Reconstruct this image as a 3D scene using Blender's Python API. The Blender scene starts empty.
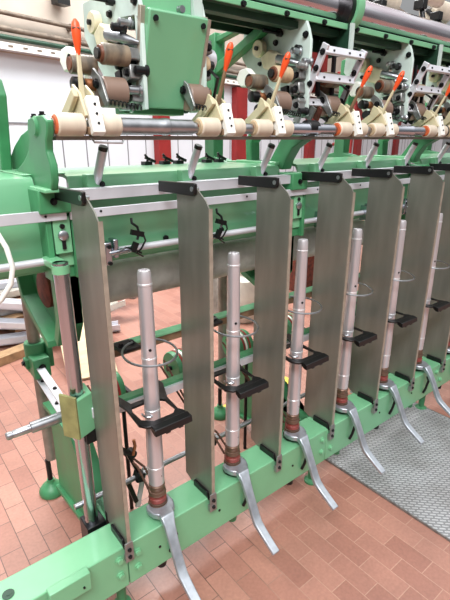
import bpy, bmesh, math, random
from mathutils import Vector, Matrix
random.seed(7)
S = 0.30            # one spindle gauge in metres
FZ = 1.04           # floor lies this many gauges below the separator feet
D = bpy.data
scn = bpy.context.scene
C = scn.collection

# ------------------------------------------------------------- camera, world, lights, exposure
def W(x, y, z): return Vector((x*S, y*S, (z+FZ)*S))
cam_d = D.cameras.new('camera'); cam = D.objects.new('camera', cam_d); C.objects.link(cam)
scn.camera = cam
cam_d.sensor_fit = 'VERTICAL'; cam_d.sensor_height = 24.0; cam_d.lens = 457.7/600*24.0
cam_d.clip_start = 0.02; cam_d.clip_end = 200
cam.location = W(-1.36, -3.14, 3.621)
cam.rotation_euler = (math.pi/2-0.341, -0.001, -0.677)

world = D.worlds.new('hall_air'); scn.world = world; world.use_nodes = True
wn = world.node_tree; wn.nodes.clear()
wo = wn.nodes.new('ShaderNodeOutputWorld'); wb = wn.nodes.new('ShaderNodeBackground')
tc = wn.nodes.new('ShaderNodeTexCoord'); sx = wn.nodes.new('ShaderNodeSeparateXYZ'); cr = wn.nodes.new('ShaderNodeValToRGB')
wn.links.new(tc.outputs['Generated'], sx.inputs[0]); wn.links.new(sx.outputs['Z'], cr.inputs[0])
cr.color_ramp.elements[0].position = 0.0; cr.color_ramp.elements[0].color = (.10,.10,.10,1)
cr.color_ramp.elements[1].position = 0.8; cr.color_ramp.elements[1].color = (1.0,1.0,1.0,1)
e = cr.color_ramp.elements.new(0.3); e.color = (.23,.235,.24,1)
wn.links.new(cr.outputs[0], wb.inputs[0]); wb.inputs[1].default_value = 1.35
wn.links.new(wb.outputs[0], wo.inputs[0])

def area(name, loc, target, size, sizey, power, col=(1,1,1)):
    l = D.lights.new(name, 'AREA'); l.shape = 'RECTANGLE'; l.size = size; l.size_y = sizey; l.energy = power; l.color = col
    o = D.objects.new(name, l); C.objects.link(o); o.location = loc
    o.rotation_euler = (Vector(target)-Vector(loc)).to_track_quat('-Z', 'Y').to_euler(); return o
area('roof_light_back', (1.2, 2.6, 4.6), (1.0, 0.2, 0.4), 5.0, 1.2, 300)
area('aisle_fill', (-1.6, -2.2, 4.4), (0.3, 0.3, 0.5), 2.6, 1.2, 200, (.97,.99,1))  # added fill above the aisle, brightens the front-left faces
area('roof_light_wall', (3.5, 2.9, 4.6), (4.0, 6.0, 1.0), 6.0, 1.2, 150, (.95,.98,1))
scn.view_settings.view_transform = 'Standard'; scn.view_settings.look = 'None'
scn.view_settings.gamma = 1.0; scn.view_settings.use_curve_mapping = False
scn.view_settings.exposure = 0.38

# ------------------------------------------------------------- materials
def lin(c):
    return tuple((v/255/12.92 if v/255 <= .04045 else ((v/255+.055)/1.055)**2.4) for v in c)
MATS = {}
def mat(name, rgb, rough=.5, metal=0.0, var=0.08, scale=18.0, bump=0.0, rgb2=None, coat=0.0, stretch=None):
    if name in MATS: return MATS[name]
    m = D.materials.new(name); m.use_nodes = True; nt = m.node_tree
    b = nt.nodes['Principled BSDF']; c = lin(rgb)
    c2 = lin(rgb2) if rgb2 else tuple(max(0, v*(1-var*2.2)) for v in c)
    tcn = nt.nodes.new('ShaderNodeTexCoord'); nz = nt.nodes.new('ShaderNodeTexNoise')
    nz.inputs['Scale'].default_value = scale; nz.inputs['Detail'].default_value = 6
    src = tcn.outputs['Object']
    if stretch:
        mp = nt.nodes.new('ShaderNodeMapping'); mp.inputs['Scale'].default_value = stretch
        nt.links.new(src, mp.inputs[0]); src = mp.outputs[0]
    nt.links.new(src, nz.inputs['Vector'])
    r = nt.nodes.new('ShaderNodeValToRGB')
    r.color_ramp.elements[0].position = .32; r.color_ramp.elements[0].color = (*c2, 1)
    r.color_ramp.elements[1].position = .68; r.color_ramp.elements[1].color = (*c, 1)
    nt.links.new(nz.outputs[0], r.inputs[0]); nt.links.new(r.outputs[0], b.inputs['Base Color'])
    mr = nt.nodes.new('ShaderNodeMapRange'); mr.inputs[3].default_value = max(.03, rough-.07); mr.inputs[4].default_value = min(1, rough+.09)
    nt.links.new(nz.outputs[0], mr.inputs[0]); nt.links.new(mr.outputs[0], b.inputs['Roughness'])
    b.inputs['Metallic'].default_value = metal
    if coat: b.inputs['Coat Weight'].default_value = coat; b.inputs['Coat Roughness'].default_value = .12
    if bump:
        bp = nt.nodes.new('ShaderNodeBump'); bp.inputs['Strength'].default_value = bump; bp.inputs['Distance'].default_value = .002
        nt.links.new(nz.outputs[0], bp.inputs['Height']); nt.links.new(bp.outputs[0], b.inputs['Normal'])
    MATS[name] = m; return m
GREEN = mat('machine_green_paint', (116,178,134), .34, 0, .05, 9, coat=.35)
GREEN2 = mat('panel_green_paint', (110,172,130), .30, 0, .06, 5, coat=.6)
GREEN3 = mat('casting_green_paint', (66,136,90), .42, 0, .12, 14, .1)
DKGREEN = mat('dark_green_paint_and_shade', (34,72,52), .5, 0, .2, 12)  # dark paint, and shade painted into the open heads' right side plates
ARMG = mat('pale_green_enamel', (196,212,204), .45, .0, .10, 12)
SHEET = mat('separator_sheet_metal', (150,150,140), .40, .7, .13, 9, .03, stretch=(1.5,1.5,.3))
EDGE = mat('worn_sheet_edge', (182,172,156), .42, .5, .15, 30)
CHROME = mat('chrome', (190,194,204), .2, 1, .03, 20)
STEEL = mat('brushed_steel', (176,178,182), .34, 1, .1, 40)
ALU = mat('white_aluminium', (214,214,220), .38, .35, .05, 14)
TUBE = mat('aluminium_tube', (216,211,214), .34, .6, .08, 26, stretch=(1,1,.2))
TUBEB = mat('tube_band', (226,226,228), .3, .6, .04)
CAST = mat('cast_aluminium_lever', (186,192,200), .34, .7, .13, 34, .12)
BLACK = mat('black_plastic', (11,11,13), .34, 0, .1)
BOLT = mat('dark_bolt', (26,26,28), .36, .4, .1)
WHORL = mat('brown_whorl', (128,100,84), .42, .5, .2, 60, stretch=(.2,.2,4))
REDR = mat('red_whorl_ring', (146,66,58), .45, .1, .2, 40)
GREY = mat('tin_roller_grey', (204,202,196), .6, .1, .25, 9, .05)
PIPEG = mat('leg_pipe_grey', (150,146,136), .42, .55, .15, 20)
IVORY = mat('ivory_rubber_cot', (208,194,174), .5, 0, .07, 14, stretch=(3,.5,.5))
IVORYD = mat('stained_cot_end', (190,166,132), .6, 0, .14, 60)
ORANGE = mat('orange_plastic', (236,84,34), .38, 0, .05)
ORANGED = mat('orange_end_cap', (206,98,52), .5, 0, .2, 40)
BEIGE = mat('beige_enamel', (206,194,160), .45, 0, .08, 20)
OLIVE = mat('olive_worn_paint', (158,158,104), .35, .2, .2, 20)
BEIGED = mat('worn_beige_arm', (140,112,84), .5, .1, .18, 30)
WHITE = mat('white_enamel', (238,236,228), .45, 0, .04)
APRON = mat('brown_apron', (132,108,94), .42, 0, .10, 10)
COTD = mat('dark_stained_cot', (84,76,66), .45, 0, .3, 20, rgb2=(150,132,108), stretch=(1.5,.8,.8))
BROWN = mat('brown_rubber_end', (124,72,48), .5, 0, .2, 40)
COPPER = mat('copper_winding', (186,122,82), .4, .5, .2, 60, stretch=(8,1,1))
CREAM = mat('cream_plastic', (222,210,178), .5, 0, .1, 30)
MIDG = mat('mid_grey_metal', (158,158,156), .36, .7, .2, 30, .05)
RED = mat('red_column_paint', (140,34,32), .5, 0, .12, 6)
WOOD = mat('rough_wood', (168,134,98), .8, 0, .2, 20, .2, stretch=(1,6,1))
PLY = mat('plywood', (214,190,154), .75, 0, .1, 8, stretch=(1,5,1))
SACK = mat('white_sack', (222,216,204), .85, 0, .12, 9, .5)
YELLOW = mat('yellow_sheet', (222,196,74), .7, 0, .14, 20)
RUST = mat('rusty_red_scrap', (120,62,48), .75, .2, .3, 30, .2)
HOSE = mat('white_hose', (224,224,216), .4)
TAPE = mat('brown_drive_tape', (96,64,48), .7)
PURPLE = mat('big_chrome_pipe', (232,230,236), .14, 1, .04, 12, rgb2=(190,170,180), stretch=(.2,3,3))
CONC = mat('beige_concrete', (196,182,168), .85, 0, .10, 2.2, .1)

# ------------------------------------------------------------- mesh builder (units: gauges)
class MB:
    def __init__(s): s.bm = bmesh.new(); s.mi = 0
    def _tag(s, faces):
        for f in faces: f.material_index = s.mi
    def poly(s, verts, faces):
        vs = [s.bm.verts.new(v) for v in verts]
        fs = []
        for f in faces:
            try: fs.append(s.bm.faces.new([vs[i] for i in f]))
            except ValueError: pass
        s._tag(fs); return vs
    def box(s, c, d, rx=0, ry=0, rz=0):
        M = Matrix.Translation(Vector(c)) @ Matrix.Rotation(rz,4,'Z') @ Matrix.Rotation(ry,4,'Y') @ Matrix.Rotation(rx,4,'X')
        v = [M @ Vector((sx*d[0]/2, sy*d[1]/2, sz*d[2]/2)) for sx in (-1,1) for sy in (-1,1) for sz in (-1,1)]
        s.poly(v, [(0,1,3,2),(4,6,7,5),(0,4,5,1),(2,3,7,6),(0,2,6,4),(1,5,7,3)]); return s
    def bb(s, x0,x1,y0,y1,z0,z1): return s.box(((x0+x1)/2,(y0+y1)/2,(z0+z1)/2),(abs(x1-x0),abs(y1-y0),abs(z1-z0)))
    def ring(s, c, ax, r, n, ph=0):
        ax = Vector(ax).normalized(); u = ax.orthogonal().normalized()
        for t in ((0,0,1),(1,0,0)):
            if abs(ax.dot(Vector(t))) < .9: u = (Vector(t)-ax*ax.dot(Vector(t))).normalized(); break
        w = ax.cross(u)
        return [s.bm.verts.new(Vector(c)+u*r*math.cos(ph+2*math.pi*i/n)+w*r*math.sin(ph+2*math.pi*i/n)) for i in range(n)]
    def lathe(s, p0, p1, prof, n=24, cap=True):
        """prof: list of (t along axis in gauges from p0, radius)"""
        p0 = Vector(p0); ax = (Vector(p1)-p0).normalized(); rings = []
        for t, r in prof: rings.append(s.ring(p0+ax*t, ax, max(r,1e-4), n))
        fs = []
        for a, b in zip(rings, rings[1:]):
            for i in range(n): fs.append(s.bm.faces.new((a[i], a[(i+1)%n], b[(i+1)%n], b[i])))
        if cap:
            fs.append(s.bm.faces.new(rings[0][::-1])); fs.append(s.bm.faces.new(rings[-1]))
        s._tag(fs); return s
    def cyl(s, p0, p1, r, r2=None, n=20):
        L = (Vector(p1)-Vector(p0)).length
        return s.lathe(p0, p1, [(0,r),(L,r if r2 is None else r2)], n)
    def tube(s, pts, r, n=8, closed=False):
        pts = [Vector(p) for p in pts]; rings = []; N = len(pts); prev = None
        for i, p in enumerate(pts):
            a = pts[(i-1)%N] if (closed or i) else p; b = pts[(i+1)%N] if (closed or i < N-1) else p
            t = (b-a).normalized()
            if prev is None: u = t.orthogonal().normalized()
            else:
                u = prev - t*prev.dot(t); u.normalize()
            prev = u; w = t.cross(u)
            rr = r[i] if isinstance(r, (list,tuple)) else r
            rings.append([s.bm.verts.new(p+u*rr*math.cos(2*math.pi*k/n)+w*rr*math.sin(2*math.pi*k/n)) for k in range(n)])
        fs = []
        pairs = list(zip(rings, rings[1:])) + ([(rings[-1], rings[0])] if closed else [])
        for a, b in pairs:
            for k in range(n): fs.append(s.bm.faces.new((a[k], a[(k+1)%n], b[(k+1)%n], b[k])))
        if not closed: fs.append(s.bm.faces.new(rings[0][::-1])); fs.append(s.bm.faces.new(rings[-1]))
        s._tag(fs); return s
    def prism(s, outline, axis, a, b, holes=()):
        """outline in the two other axes ('x': (y,z), 'y': (x,z), 'z': (x,y)), extruded a..b along axis"""
        def P(q, t): return {'x':(t,q[0],q[1]),'y':(q[0],t,q[1]),'z':(q[0],q[1],t)}[axis]
        if not holes:
            n = len(outline); vs = [P(q,a) for q in outline]+[P(q,b) for q in outline]
            s.poly(vs, [tuple(range(n))[::-1], tuple(range(n,2*n))]+[(i,(i+1)%n,n+(i+1)%n,n+i) for i in range(n)])
            return s
        tmp = bmesh.new(); edges = []
        for lp in [outline]+list(holes):
            vs = [tmp.verts.new((q[0],q[1],0)) for q in lp]
            edges += [tmp.edges.new((vs[i], vs[(i+1)%len(vs)])) for i in range(len(vs))]
        bmesh.ops.triangle_fill(tmp, use_beauty=True, edges=edges)
        tmp.verts.ensure_lookup_table(); idx = {v:i for i,v in enumerate(tmp.verts)}; n = len(tmp.verts)
        co = [(v.co.x, v.co.y) for v in tmp.verts]; fl = [[idx[v] for v in f.verts] for f in tmp.faces]
        bd = [(idx[e.verts[0]], idx[e.verts[1]]) for e in tmp.edges if len(e.link_faces) == 1]
        tmp.free()
        s.poly([P(q,a) for q in co]+[P(q,b) for q in co], [tuple(f)[::-1] for f in fl]+[tuple(i+n for i in f) for f in fl]+[(i,j,j+n,i+n) for i,j in bd])
        return s
    def build(s, name, mats, parent=None, loc=(0,0,0), bevel=0.0, ang=38):
        bm = s.bm
        bmesh.ops.recalc_face_normals(bm, faces=bm.faces)
        off = Vector(loc)
        for v in bm.verts: v.co = (v.co-off)*S
        for f in bm.faces: f.smooth = True
        for e2 in bm.edges:
            if len(e2.link_faces) == 2: e2.smooth = e2.calc_face_angle(0) < math.radians(ang)
            else: e2.smooth = False
        me = D.meshes.new(name); bm.to_mesh(me); bm.free()
        for m in (mats if isinstance(mats, (list,tuple)) else [mats]): me.materials.append(m)
        o = D.objects.new(name, me); C.objects.link(o)
        if parent is not None: o.parent = parent
        else: o.location = (off.x*S, off.y*S, (off.z+FZ)*S)
        if bevel:
            b = o.modifiers.new('bevel','BEVEL'); b.width = bevel*S; b.segments = 2; b.limit_method = 'ANGLE'; b.angle_limit = math.radians(40)
        return o
def circ(cx, cy, r, n=12, ph=0): return [(cx+r*math.cos(ph+2*math.pi*i/n), cy+r*math.sin(ph+2*math.pi*i/n)) for i in range(n)]
def thing(name, label, cat, loc=(0,0,0), group=None):
    o = D.objects.new(name, None); C.objects.link(o); o.empty_display_size = .02
    o.location = W(*loc); o['label'] = label; o['category'] = cat
    if group: o['group'] = group
    o['_o'] = tuple(loc); return o
def part(mb, name, mats, t, bevel=0.0, label=None, absolute=True, sub=None):
    """coordinates of mb are absolute gauges; parented under thing t (or under part sub)"""
    o = mb.build(name, mats, sub if sub is not None else t, loc=tuple(t['_o']) if absolute else (0,0,0), bevel=bevel)
    if label: o['label'] = label
    return o
def single(mb, name, mats, label, cat, loc, group=None, bevel=0.0):
    o = mb.build(name, mats, None, loc=loc, bevel=bevel); o['label'] = label; o['category'] = cat
    if group: o['group'] = group
    return o
def structure(mb, name, mats, loc=(0,0,0), bevel=0.0):
    o = mb.build(name, mats, None, loc=loc, bevel=bevel); o['kind'] = 'structure'; return o
def dup(root, loc, label, group=None):
    r = root.copy(); C.objects.link(r); r.location = W(*loc); r['label'] = label; r['_o'] = tuple(loc)
    if group: r['group'] = group
    for ch in list(root.children):
        c = ch.copy(); C.objects.link(c); c.parent = r
        for g in list(ch.children):
            d = g.copy(); C.objects.link(d); d.parent = c
    return r
def screws(t, name, m, specs, sub=None, hexa=True, r=.03, h=.03):
    for p, ax in specs:
        mb = MB()
        if hexa: hexbolt(mb, p, ax, r, h)
        else: mb.cyl(p, Vector(p)+Vector(ax)*h, r, n=12)
        part(mb, name, m, t, sub=sub)
ORD = ['first','second','third','fourth','fifth','sixth','seventh','eighth','ninth','tenth']

# ------------------------------------------------------------- setting: floor and walls
def floor_mat():
    m = D.materials.new('terracotta_tiles'); m.use_nodes = True; nt = m.node_tree; b = nt.nodes['Principled BSDF']
    g = nt.nodes.new('ShaderNodeNewGeometry'); mp = nt.nodes.new('ShaderNodeMapping')
    mp.inputs['Rotation'].default_value = (0,0,math.pi/2)
    mp.inputs['Location'].default_value = (.059, .0415, 0)
    nt.links.new(g.outputs['Position'], mp.inputs[0])
    br = nt.nodes.new('ShaderNodeTexBrick'); nt.links.new(mp.outputs[0], br.inputs['Vector'])
    br.inputs['Scale'].default_value = 1.0; br.inputs['Brick Width'].default_value = .1485; br.inputs['Row Height'].default_value = .0735
    br.inputs['Mortar Size'].default_value = .0017; br.inputs['Mortar Smooth'].default_value = .3; br.inputs['Bias'].default_value = 0
    br.offset = .5
    br.inputs['Color1'].default_value = (*lin((170,124,108)),1); br.inputs['Color2'].default_value = (*lin((150,104,90)),1)
    br.inputs['Mortar'].default_value = (*lin((150,112,98)),1)
    nz = nt.nodes.new('ShaderNodeTexNoise'); nz.inputs['Scale'].default_value = 3.2; nz.inputs['Detail'].default_value = 8; nz.inputs['Roughness'].default_value=.65
    nt.links.new(g.outputs['Position'], nz.inputs['Vector'])
    cr2 = nt.nodes.new('ShaderNodeValToRGB'); cr2.color_ramp.elements[0].position=.3; cr2.color_ramp.elements[0].color=(.80,.78,.78,1)
    cr2.color_ramp.elements[1].position=.7; cr2.color_ramp.elements[1].color=(1.1,1.06,1.04,1)
    nt.links.new(nz.outputs[0], cr2.inputs[0])
    mx = nt.nodes.new('ShaderNodeMix'); mx.data_type='RGBA'; mx.blend_type='MULTIPLY'; mx.inputs[0].default_value=1
    nm = nt.nodes.new('ShaderNodeTexNoise'); nm.inputs['Scale'].default_value = 1.1; nm.inputs['Detail'].default_value = 3
    nt.links.new(g.outputs['Position'], nm.inputs['Vector'])
    crm = nt.nodes.new('ShaderNodeValToRGB'); crm.color_ramp.elements[0].position=.56; crm.color_ramp.elements[0].color=(*lin((96,70,62)),1)
    crm.color_ramp.elements[1].position=.74; crm.color_ramp.elements[1].color=(*lin((178,138,120)),1)
    sp = nt.nodes.new('ShaderNodeSeparateXYZ'); nt.links.new(g.outputs['Position'], sp.inputs[0])
    ma = nt.nodes.new('ShaderNodeMath'); ma.operation='MULTIPLY_ADD'; ma.inputs[1].default_value=.35; nt.links.new(sp.outputs['X'], ma.inputs[0]); nt.links.new(nm.outputs[0], ma.inputs[2])
    nt.links.new(ma.outputs[0], crm.inputs[0]); nt.links.new(crm.outputs[0], br.inputs['Mortar'])
    nt.links.new(br.outputs['Color'], mx.inputs[6]); nt.links.new(cr2.outputs[0], mx.inputs[7])
    nz2 = nt.nodes.new('ShaderNodeTexNoise'); nz2.inputs['Scale'].default_value = 90; nz2.inputs['Detail'].default_value = 4
    nt.links.new(g.outputs['Position'], nz2.inputs['Vector'])
    mx2 = nt.nodes.new('ShaderNodeMix'); mx2.data_type='RGBA'; mx2.blend_type='OVERLAY'; mx2.inputs[0].default_value=.22
    nt.links.new(mx.outputs[2], mx2.inputs[6]); nt.links.new(nz2.outputs[0], mx2.inputs[7])
    nt.links.new(mx2.outputs[2], b.inputs['Base Color']); b.inputs['Coat Weight'].default_value=.25; b.inputs['Coat Roughness'].default_value=.25
    mr = nt.nodes.new('ShaderNodeMapRange'); mr.inputs[3].default_value=.30; mr.inputs[4].default_value=.5
    nt.links.new(nz.outputs[0], mr.inputs[0]); nt.links.new(mr.outputs[0], b.inputs['Roughness'])
    bp = nt.nodes.new('ShaderNodeBump'); bp.inputs['Strength'].default_value=.35; bp.inputs['Distance'].default_value=.001; bp.invert = True
    nt.links.new(br.outputs['Fac'], bp.inputs['Height']); nt.links.new(bp.outputs[0], b.inputs['Normal'])
    return m
structure(MB().bb(-14,70,-16,34,-FZ-.3,-FZ), 'floor', floor_mat())
wa = math.radians(15)
def wp(u, off=0): return (u*math.cos(wa)-off*(-math.sin(wa)), 13+u*math.sin(wa)-off*math.cos(wa))   # point on the wall line, off = towards the camera
def wbox(u0, u1, o0, o1, z0, z1):
    c = [wp(u0,o0), wp(u1,o0), wp(u1,o1), wp(u0,o1)]
    return MB().prism(c, 'z', z0, z1)
WALLW = mat('white_wall_paint', (206,210,216), .8, 0, .03, 1.5)
structure(wbox(-12, 66, -.4, 0, -FZ, 6.15), 'wall_back', WALLW)
structure(wbox(-12, 66, -.4, .012, 6.15, 14.5), 'wall_back_upper', CONC)
k = 1
for u0 in (9.95, 15.9, 24.5, 33.5, 44):
    structure(wbox(u0, u0+(.75 if u0 < 12 else 1.0), .02, .35, -FZ, 6.1), 'trim_%d' % k, RED); k += 1
PANEL = mat('panel_joint_grey', (120,120,124), .6)
mb = MB()
for u in [i*1.05 for i in range(0,60)]:
    c = [wp(u,0.0), wp(u+.035,0.0), wp(u+.035,.02), wp(u,.02)]; mb.prism(c, 'z', 0, 4.05)
c = [wp(-12,0), wp(66,0), wp(66,.03), wp(-12,.03)]; mb.prism(c, 'z', 4.05, 4.1)
structure(mb, 'trim_6', PANEL)
def wpt(u, off, z): a = wp(u, off); return (a[0], a[1], z)
# pipes and cable trays along the wall
DUSTP = mat('dusty_pipe', (132,118,104), .6, .3, .25, 12)
for z, r, m, lab in ((7.22,.07,DUSTP,'thin dusty pipe, the topmost run along the beige upper wall'),
                     (6.78,.09,DUSTP,'dusty brown pipe just above the white cable tray on the wall'),
                     (6.55,.075,DKGREEN,'dark pipe directly above the white cable tray on the wall')):
    mb = MB().tube([wpt(-10,.25,z+.05), wpt(2,.25,z), wpt(4,.25,z), wpt(20,.25,z), wpt(60,.25,z)], r, 10)
    for u in range(-6,50,4): mb.box(wpt(u,.12,z), (.12,.3,.2), rz=wa)
    single(mb, 'wall_pipe', m, lab, 'pipe', wpt(3,.25,z))
t = thing('cable_tray', 'white perforated cable tray running along the wall below the pipes', 'cable tray', wpt(3,.2,6.2))
part(wbox(-10,60,.06,.4,6.18,6.24), 'tray_base', ALU, t)
mb = wbox(-10,60,.38,.41,6.18,6.38)
mb.mi = 1
for i in range(-8,60): mb.box(wpt(i*.5+3,.42,6.29), (.16,.012,.05), rz=wa)
part(mb, 'tray_side', [WHITE, DUSTP], t)
single(MB().box(wpt(5.6,.3,7.95),(.5,.35,.3),rz=wa), 'junction_box', BLACK, 'small dark box high on the beige upper wall', 'box', wpt(5.6,.3,7.95))

# ------------------------------------------------------------- checker plate mat
def mat_tread():
    m = D.materials.new('checker_plate'); m.use_nodes = True; nt = m.node_tree; b = nt.nodes['Principled BSDF']
    g = nt.nodes.new('ShaderNodeNewGeometry')
    def bars(rot, off):
        mp = nt.nodes.new('ShaderNodeMapping'); mp.inputs['Rotation'].default_value=(0,0,rot); mp.inputs['Location'].default_value = off
        nt.links.new(g.outputs['Position'], mp.inputs[0])
        br = nt.nodes.new('ShaderNodeTexBrick'); br.inputs['Scale'].default_value=1; br.inputs['Brick Width'].default_value=.030; br.inputs['Row Height'].default_value=.0135
        br.inputs['Mortar Size'].default_value=.0040; br.inputs['Mortar Smooth'].default_value=.4; br.offset=.5
        nt.links.new(mp.outputs[0], br.inputs['Vector']); return br.outputs['Fac']
    a = bars(math.radians(45), (0,0,0))
    cr3 = nt.nodes.new('ShaderNodeValToRGB'); cr3.color_ramp.elements[0].color=(*lin((190,190,192)),1); cr3.color_ramp.elements[1].color=(*lin((140,140,142)),1)
    nt.links.new(a, cr3.inputs[0])
    nz = nt.nodes.new('ShaderNodeTexNoise'); nz.inputs['Scale'].default_value=7; nz.inputs['Detail'].default_value=7; nt.links.new(g.outputs['Position'], nz.inputs['Vector'])
    cr4 = nt.nodes.new('ShaderNodeValToRGB'); cr4.color_ramp.elements[0].position=.3; cr4.color_ramp.elements[0].color=(.74,.72,.70,1); cr4.color_ramp.elements[1].position=.65; cr4.color_ramp.elements[1].color=(1,1,1,1)
    nt.links.new(nz.outputs[0], cr4.inputs[0])
    mx = nt.nodes.new('ShaderNodeMix'); mx.data_type='RGBA'; mx.blend_type='MULTIPLY'; mx.inputs[0].default_value=1
    nt.links.new(cr3.outputs[0], mx.inputs[6]); nt.links.new(cr4.outputs[0], mx.inputs[7]); nt.links.new(mx.outputs[2], b.inputs['Base Color'])
    b.inputs['Roughness'].default_value=.42; b.inputs['Metallic'].default_value=.2
    bp = nt.nodes.new('ShaderNodeBump'); bp.inputs['Strength'].default_value=.9; bp.inputs['Distance'].default_value=.0025; bp.invert=True
    nt.links.new(a, bp.inputs['Height']); nt.links.new(bp.outputs[0], b.inputs['Normal'])
    return m
t = thing('floor_plate', 'grey checker-plate steel mat lying on the tiles in front of the machine', 'mat', (4.7,-.6,-FZ))
part(MB().prism([(3.50,1.25),(3.48,-4.2),(6.0,-4.2),(6.0,1.25)], 'z', -FZ, -FZ+.03), 'tread_sheet', mat_tread(), t)
mb = MB().bb(3.472,3.484,-4.2,1.25,-FZ,-FZ+.031); mb.bb(6.0,6.012,-4.2,1.25,-FZ,-FZ+.036)
part(mb, 'edge_strip', MIDG, t)

# ------------------------------------------------------------- bottom spindle rail
def hexbolt(mb, p, ax, r=.035, h=.03):
    p = Vector(p); ax = Vector(ax); mb.cyl(p, p+ax*h*.35, r*1.35, n=16); mb.cyl(p+ax*h*.3, p+ax*h, r, n=6); return mb
t = thing('spindle_rail', 'long light green box rail that carries the bobbin spindles, close above the floor', 'machine rail', (0,.22,-.55))
for x0, x1 in ((-3.2,-.003),(.003,2.947),(2.953,5.947),(5.953,14)):
    part(MB().bb(x0,x1,.04,.40,-.55,-.045), 'rail_beam', GREEN, t, bevel=.012)
for sx_ in (0,2.95,5.95):
    for dx, dz in ((-.09,-.17),(-.09,-.36),(.10,-.19),(.10,-.38)):
        part(hexbolt(MB(), (sx_+dx,.04,dz), (0,-1,0), .03, .035), 'rail_bolt', GREEN, t)
t2 = part(MB().bb(-.76,-.40,-.05,.038,-.20,-.005), 'cover_plate', GREEN, t, bevel=.008)
screws(t,'screw',BOLT,[((x,-.05,-.13),(0,-1,0)) for x in (-.70,-.47)],t2,False,.010,.012)
mb = MB(); mb.lathe((-1.02,.22,-.046),(-1.02,.22,1),[(0,.05),(.008,.05),(.008,.02),(.012,.02)],16)
part(mb, 'plug', DKGREEN, t)
for x in (.35,1.12,2.3,4.2,5.1): part(MB().cyl((x,.04,-.30),(x,.032,-.30),.014,n=12), 'plug', BOLT, t)
# spindle undersides hanging below the rail
for i in range(7):
    part(MB().lathe((i+.46,.227,-.8),(i+.46,.227,0),[(0,.03),(.02,.055),(.12,.06),(.14,.085),(.26,.085)],16), 'spindle_foot', GREEN3 if i%2 else BOLT, t)

# machine stanchions (one every three gauges): foot web, bell feet, legs
for si, X in enumerate((0.04, 3.02, 6.02)):
    where = ('at the left end of the machine','behind the second to fourth spindles','far along the machine')[si]
    t = thing('frame_stand', 'dark green cast end web on bell feet %s' % where, 'machine frame', (X,1.3,-FZ), 'machine stands')
    web = [(2.15,.50),(1.35,.52),(1.12,.2),(.92,-.12),(.44,-.22),(.44,-.54),(.92,-.72),(2.2,-.88)]
    part(MB().prism(web,'x',X,X+.06).prism([(2.15,.5),(1.35,.52),(1.35,.46),(2.15,.44)],'x',X-.07,X+.16)
         .prism([(1.35,.52),(1.12,.2),(.92,-.12),(.44,-.22),(.44,-.28),(.88,-.18),(1.07,.16),(1.3,.47)],'x',X-.05,X+.17)
         .prism([(.44,-.54),(.92,-.72),(2.2,-.88),(2.2,-.82),(.94,-.66),(.46,-.48)],'x',X-.05,X+.14), 'web', GREEN3, t, bevel=.008)
    for fy in (2.37, .25):
        if fy < 1:
            part(MB().lathe((X-.06,fy,-FZ),(X-.06,fy,1),[(0,.10),(.03,.10),(.06,.05),(.49,.05)],20), 'stub_foot', GREEN3, t); continue
        mb = MB().lathe((X-.06,fy,-FZ),(X-.06,fy,1),[(0,.165),(.03,.17),(.06,.165),(.12,.12),(.16,.06),(.19,.05),(.215,.05)],24)
        part(mb, 'bell_foot', GREEN3, t)
        part(MB().cyl((X-.06,fy,-FZ+.2),(X-.06,fy,-.5 if fy>1 else -.56),.035,n=12), 'foot_stem', BOLT, t)
    part(MB().cyl((X+.0,2.37,-.5),(X+.0,2.37,1.9),.075), 'leg_pipe', PIPEG, t)
    # cast bracket that carries the drum
    br = [(2.5,2.45),(2.36,2.1),(2.2,1.82),(1.86,1.78),(1.7,1.63),(1.33,1.57),(1.16,1.64),(1.0,1.9),(1.0,2.5)]
    part(MB().prism(br,'x',X+.02,X+.14).prism([(1.16,1.64),(1.0,1.9),(1.0,2.5),(1.1,2.5),(1.1,1.95),(1.22,1.72)],'x',X-.10,X+.14).prism([(2.3,2.4),(2.1,1.9),(1.7,1.7),(1.33,1.57),(1.33,1.65),(1.66,1.78),(2.02,1.96),(2.2,2.4)],'x',X-.14,X+.14), 'drum_bracket', GREEN3, t, bevel=.01)
    part(MB().lathe((X-.06,1.55,2.14),(X+.1,1.55,2.14),[(0,.16),(.02,.2),(.10,.2),(.16,.3)],24), 'bearing_housing', RUST, t)
    # front channel with key-hole plate, and end block
    part(MB().bb(X-.17,X+.09,.86,1.0,2.42,3.2).bb(X-.17,X-.12,.80,.88,2.42,3.0).bb(X+.05,X+.10,.80,.88,2.42,3.0), 'channel_post', GREEN3, t, bevel=.008)
    kp = part(MB().bb(X-.11,X+.04,.80,.85,2.66,2.98), 'slot_plate', GREEN, t, bevel=.006)
    mb = MB().cyl((X-.035,.80,2.90),(X-.035,.785,2.90),.022,n=12).bb(X-.05,X-.02,.785,.80,2.70,2.84); part(mb, 'key_slot', BOLT, t, sub=kp)
    part(MB().lathe((X-.035,.80,2.82),(X-.035,.77,2.82),[(0,.045),(.02,.045),(.03,.03)],14), 'slot_washer', STEEL, t, sub=kp)
    part(MB().bb(X-.22,X+.05,.74,1.0,3.02,3.22), 'end_block', GREEN3, t, bevel=.012)
    part(hexbolt(MB(), (X-.1,.74,3.12), (0,-1,0), .022, .03), 'block_bolt', BOLT, t)

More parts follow.
